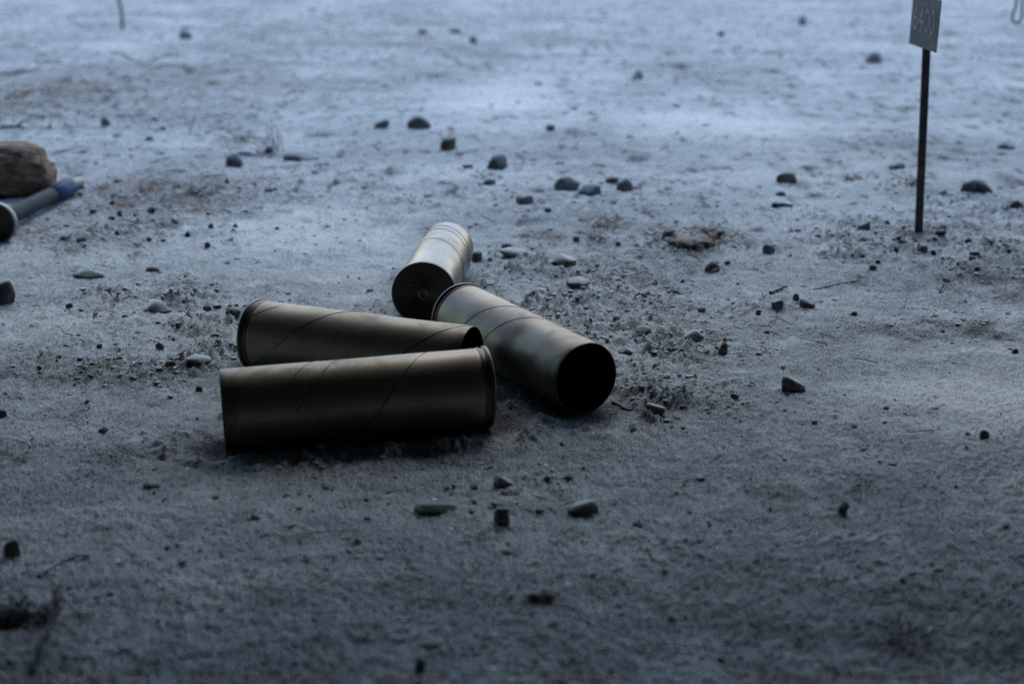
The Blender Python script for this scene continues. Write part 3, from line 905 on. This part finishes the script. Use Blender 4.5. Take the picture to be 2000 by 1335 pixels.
clump(1392, 462, .026, .03, .014, M['needle'], M['needle'], 90, .02, .05, 'brown needle clump at the right end of the soil mound', 'needle_mound', 'needles', .0008, 'needles')
clump(30, 1212, .042, .018, .010, M['leaf'], M['twig'], 220, .015, .045, 'dark blurred dead plant clump in the lower left corner', 'dead_plant', 'plant', .0010, 'stems')
clump(1058, 1166, .014, .009, .004, M['leaf'], M['straw'], 16, .01, .02, 'small brown withered leaf scrap in the lower foreground', 'leaf_scrap', 'leaf', .0006, 'stems')

# thin stick standing far back at top left
p = at(239, 58)
V, F = tube_geo([(0, 0, -.05), (.004, 0, .1), (-.012, .0, .22), (-.03, .01, .42), (-.05, .01, .6)], [.010, .009, .0085, .007, .005], 7)
o = mesh_obj('upright_stick', V, F, M['twig']); o.location = p
tag(o, 'thin dark stick standing upright far back at top left', 'stick')

# ------------------------------------------------------------------ range sign on its stake
foot = at(1795, 456)
s_foot = px_per_m(foot)
sw = 15.0 / s_foot
sign = empty('range_sign', foot, (0, R_(-2.3), 0))
tag(sign, 'grey numbered plate on a thin dark metal stake driven into the soil', 'sign')
def bevel_box(name, x0, x1, y0, y1, z0, z1, mat, parent, bev=.0008):
    bm = bmesh.new()
    bmesh.ops.create_cube(bm, size=1)
    for v in bm.verts:
        v.co = Vector(((x0 + x1) / 2 + v.co.x * (x1 - x0), (y0 + y1) / 2 + v.co.y * (y1 - y0), (z0 + z1) / 2 + v.co.z * (z1 - z0)))
    bmesh.ops.bevel(bm, geom=list(bm.edges), offset=bev, segments=2, affect='EDGES')
    me = bpy.data.meshes.new(name); bm.to_mesh(me); bm.free(); me.materials.append(mat)
    o = bpy.data.objects.new(name, me); COL.objects.link(o); o.parent = parent
    return o
ZB = .411   # lower edge of the plate above the soil
bevel_box('stake', -sw / 2, sw / 2, .0015, .0015 + .006, -.12, ZB + .125, M['stake'], sign)
YAW = R_(-75)
PW, PH, PT = .112, .110, .003
plate = bevel_box('plate', -PW / 2, PW / 2, -PT, 0, 0, PH, M['plate'], sign, .0007)
plate.rotation_euler = (0, R_(6), YAW)
plate.location = (-.0098, -.0040, ZB)
# stamped figures 6400
fc = bpy.data.curves.new('figures', 'FONT')
fc.body = '6400'
fc.align_x = 'CENTER'; fc.align_y = 'CENTER'
fc.size = .062; fc.extrude = .0006; fc.space_character = 1.0
fo = bpy.data.objects.new('figures_src', fc); COL.objects.link(fo)
dg = bpy.context.evaluated_depsgraph_get()
me = bpy.data.meshes.new_from_object(fo.evaluated_get(dg))
bpy.data.objects.remove(fo)
me.name = 'figures'
xs = [v.co.x for v in me.vertices]; zs = [v.co.y for v in me.vertices]
sx = .088 / (max(xs) - min(xs)); sy = .052 / (max(zs) - min(zs))
cx = (max(xs) + min(xs)) / 2; cy = (max(zs) + min(zs)) / 2
for v in me.vertices:
    v.co = ((v.co.x - cx) * sx, -PT - .0006 - v.co.z, PH * .55 + (v.co.y - cy) * sy)
me.materials.clear(); me.materials.append(M['digits'])
fo = bpy.data.objects.new('figures', me); COL.objects.link(fo); fo.parent = plate

# ------------------------------------------------------------------ wire loop hanging into the top right corner
q = flat(1986, 45, .30)          # lowest point of the loop, held well above the soil
s = px_per_m(q)
def wl(dx, dy, oy=0): return Vector(((dx) / s, oy, -dy / s))
loop = [wl(-4, -70), wl(-5, -45), wl(-6, -28), wl(-10, -14), wl(-8, -4), wl(0, 0), wl(7, -5), wl(9, -14), wl(7, -30), wl(6, -48), wl(4, -74, .002), wl(0, -82, .004), wl(12, -86, .006), wl(60, -84, .01), wl(110, -80, .01), wl(122, -60, .012), wl(126, 20, .014), wl(128, 130, .014)]
loop.append(Vector((loop[-1].x + .004, .02, -.36)))
sm = []
for i in range(len(loop) - 1):
    p0, p1, p2, p3 = loop[max(i - 1, 0)], loop[i], loop[i + 1], loop[min(i + 2, len(loop) - 1)]
    for k in range(6):
        t = k / 6
        sm.append(.5 * ((2 * p1) + (p2 - p0) * t + (2 * p0 - 5 * p1 + 4 * p2 - p3) * t * t + (3 * p1 - p0 - 3 * p2 + p3) * t ** 3))
sm.append(loop[-1])
V, F = tube_geo(sm, 2.2 / s, 8)
o = mesh_obj('wire_loop', V, F, M['wire']); o.location = q
tag(o, 'thin dark wire bent to a narrow loop, hanging in the top right corner', 'wire')

# ------------------------------------------------------------------ weathered wood at the left edge
wp = at(60, 398)
sw_ = px_per_m(wp)
log = empty('weathered_wood', (wp.x - .30, wp.y + .085, wp.z))
tag(log, 'weathered brown chunk of timber cut by the left edge, behind the tube', 'wood')
V, F = [], []
NS, NK = 70, 90
Lw = .322
for i in range(NS):
    t = i / (NS - 1)
    sx_ = Lw * t
    end = max(0, (t - .80) / .20)
    shrink = math.sqrt(max(0.0, 1 - end ** 2.6)) if end < 1 else 0.02
    shrink = max(shrink, .2)
    for k in range(NK):
        th = 2 * math.pi * k / NK
        cy_, cz_ = math.cos(th), math.sin(th)
        r = 1 / (abs(cy_) ** 2.5 + abs(cz_) ** 2.5) ** (1 / 2.5)
        groove = .5 * mnoise.noise(Vector((sx_ * 20, cy_ * 3.0, cz_ * 3.0))) + .3 * mnoise.noise(Vector((sx_ * 16, cy_ * 9, cz_ * 9 + 4)))
        crack = -.10 * max(0, .12 - abs(mnoise.noise(Vector((sx_ * 5 + 3, cy_ * 2.6 + sx_ * 3, cz_ * 2.6))))) / .12
        rr = r * (1 + .075 * groove + crack) * (.72 + .28 * shrink)
        x = sx_ + .014 * mnoise.noise(Vector((cy_ * 1.4, cz_ * 1.4, 7.7))) * t + .012 * mnoise.noise(Vector((cy_ * 6, cz_ * 6, 1.7))) * t
        # a step broken out of the upper right corner
        if cz_ > .25 and t > .80: x -= .022 * min(1, (t - .80) / .1) * min(1, (cz_ - .25) / .2)
        V.append((x, rr * .075 * cy_, .066 + rr * .072 * cz_))
for i in range(NS - 1):
    for k in range(NK):
        k2 = (k + 1) % NK
        F.append((i * NK + k, i * NK + k2, (i + 1) * NK + k2, (i + 1) * NK + k))
for base_i, rev in ((0, True), ((NS - 1) * NK, False)):
    f = list(range(base_i, base_i + NK))
    F.append(tuple(f[::-1] if rev else f))
mesh_obj('timber', V, F, M['wood'], log)
log.rotation_euler = (0, 0, R_(8))

# ------------------------------------------------------------------ tube with a blue collar and a round dished foot
a0 = flat(-8, 435, .046)
a1 = flat(133, 366, .024)
ax = (a1 - a0)
LT = ax.length
tube = empty('collared_tube')
xq = ax.normalized(); zq = Vector((0, 0, 1)) - xq * xq.z; zq.normalize(); yq = zq.cross(xq)
tube.matrix_world = Matrix(((xq.x, yq.x, zq.x, a0.x), (xq.y, yq.y, zq.y, a0.y), (xq.z, yq.z, zq.z, a0.z), (0, 0, 0, 1)))
tag(tube, 'dark metal tube with a blue collar and round dished foot, lying by the timber', 'tube')
RT = .0195
V, F = lathe([(.004, .002), (.004, RT), (.01, RT)] + [(LT * t, RT) for t in (.2, .4, .6, .8, .83)] + [(LT * .83, .004)], 48)
mesh_obj('barrel', V, F, M['tube'], tube)
V, F = lathe([(LT * .74, RT + .0004), (LT * .74, RT + .0014), (LT * .90, RT + .002), (LT * .93, RT + .0055), (LT * .985, RT + .006), (LT * 1.0, RT + .005), (LT * 1.0, .010)], 48)
mesh_obj('collar', V, F, M['blue'], tube)
V, F = lathe([(LT * .99, .0115), (LT * 1.10, .0115), (LT * 1.105, .0135), (LT * 1.20, .0135), (LT * 1.21, .0115), (LT * 1.21, .0005)], 32)
mesh_obj('tip', V, F, M['tube_steel'], tube)
V, F = lathe([(.012, .018), (.016, .030), (.012, .043), (.006, .0468), (-.010, .0475), (-.014, .0468), (-.0145, .0440), (-.012, .0425)], 64)
foot_ = mesh_obj('foot_ring', V, F, M['tube_steel'], tube)
V, F = lathe([(-.012, .0426), (.0, .041), (.003, .030), (.003, .0005)], 64)
mesh_obj('dish', V, F, M['tube_dish'], foot_)
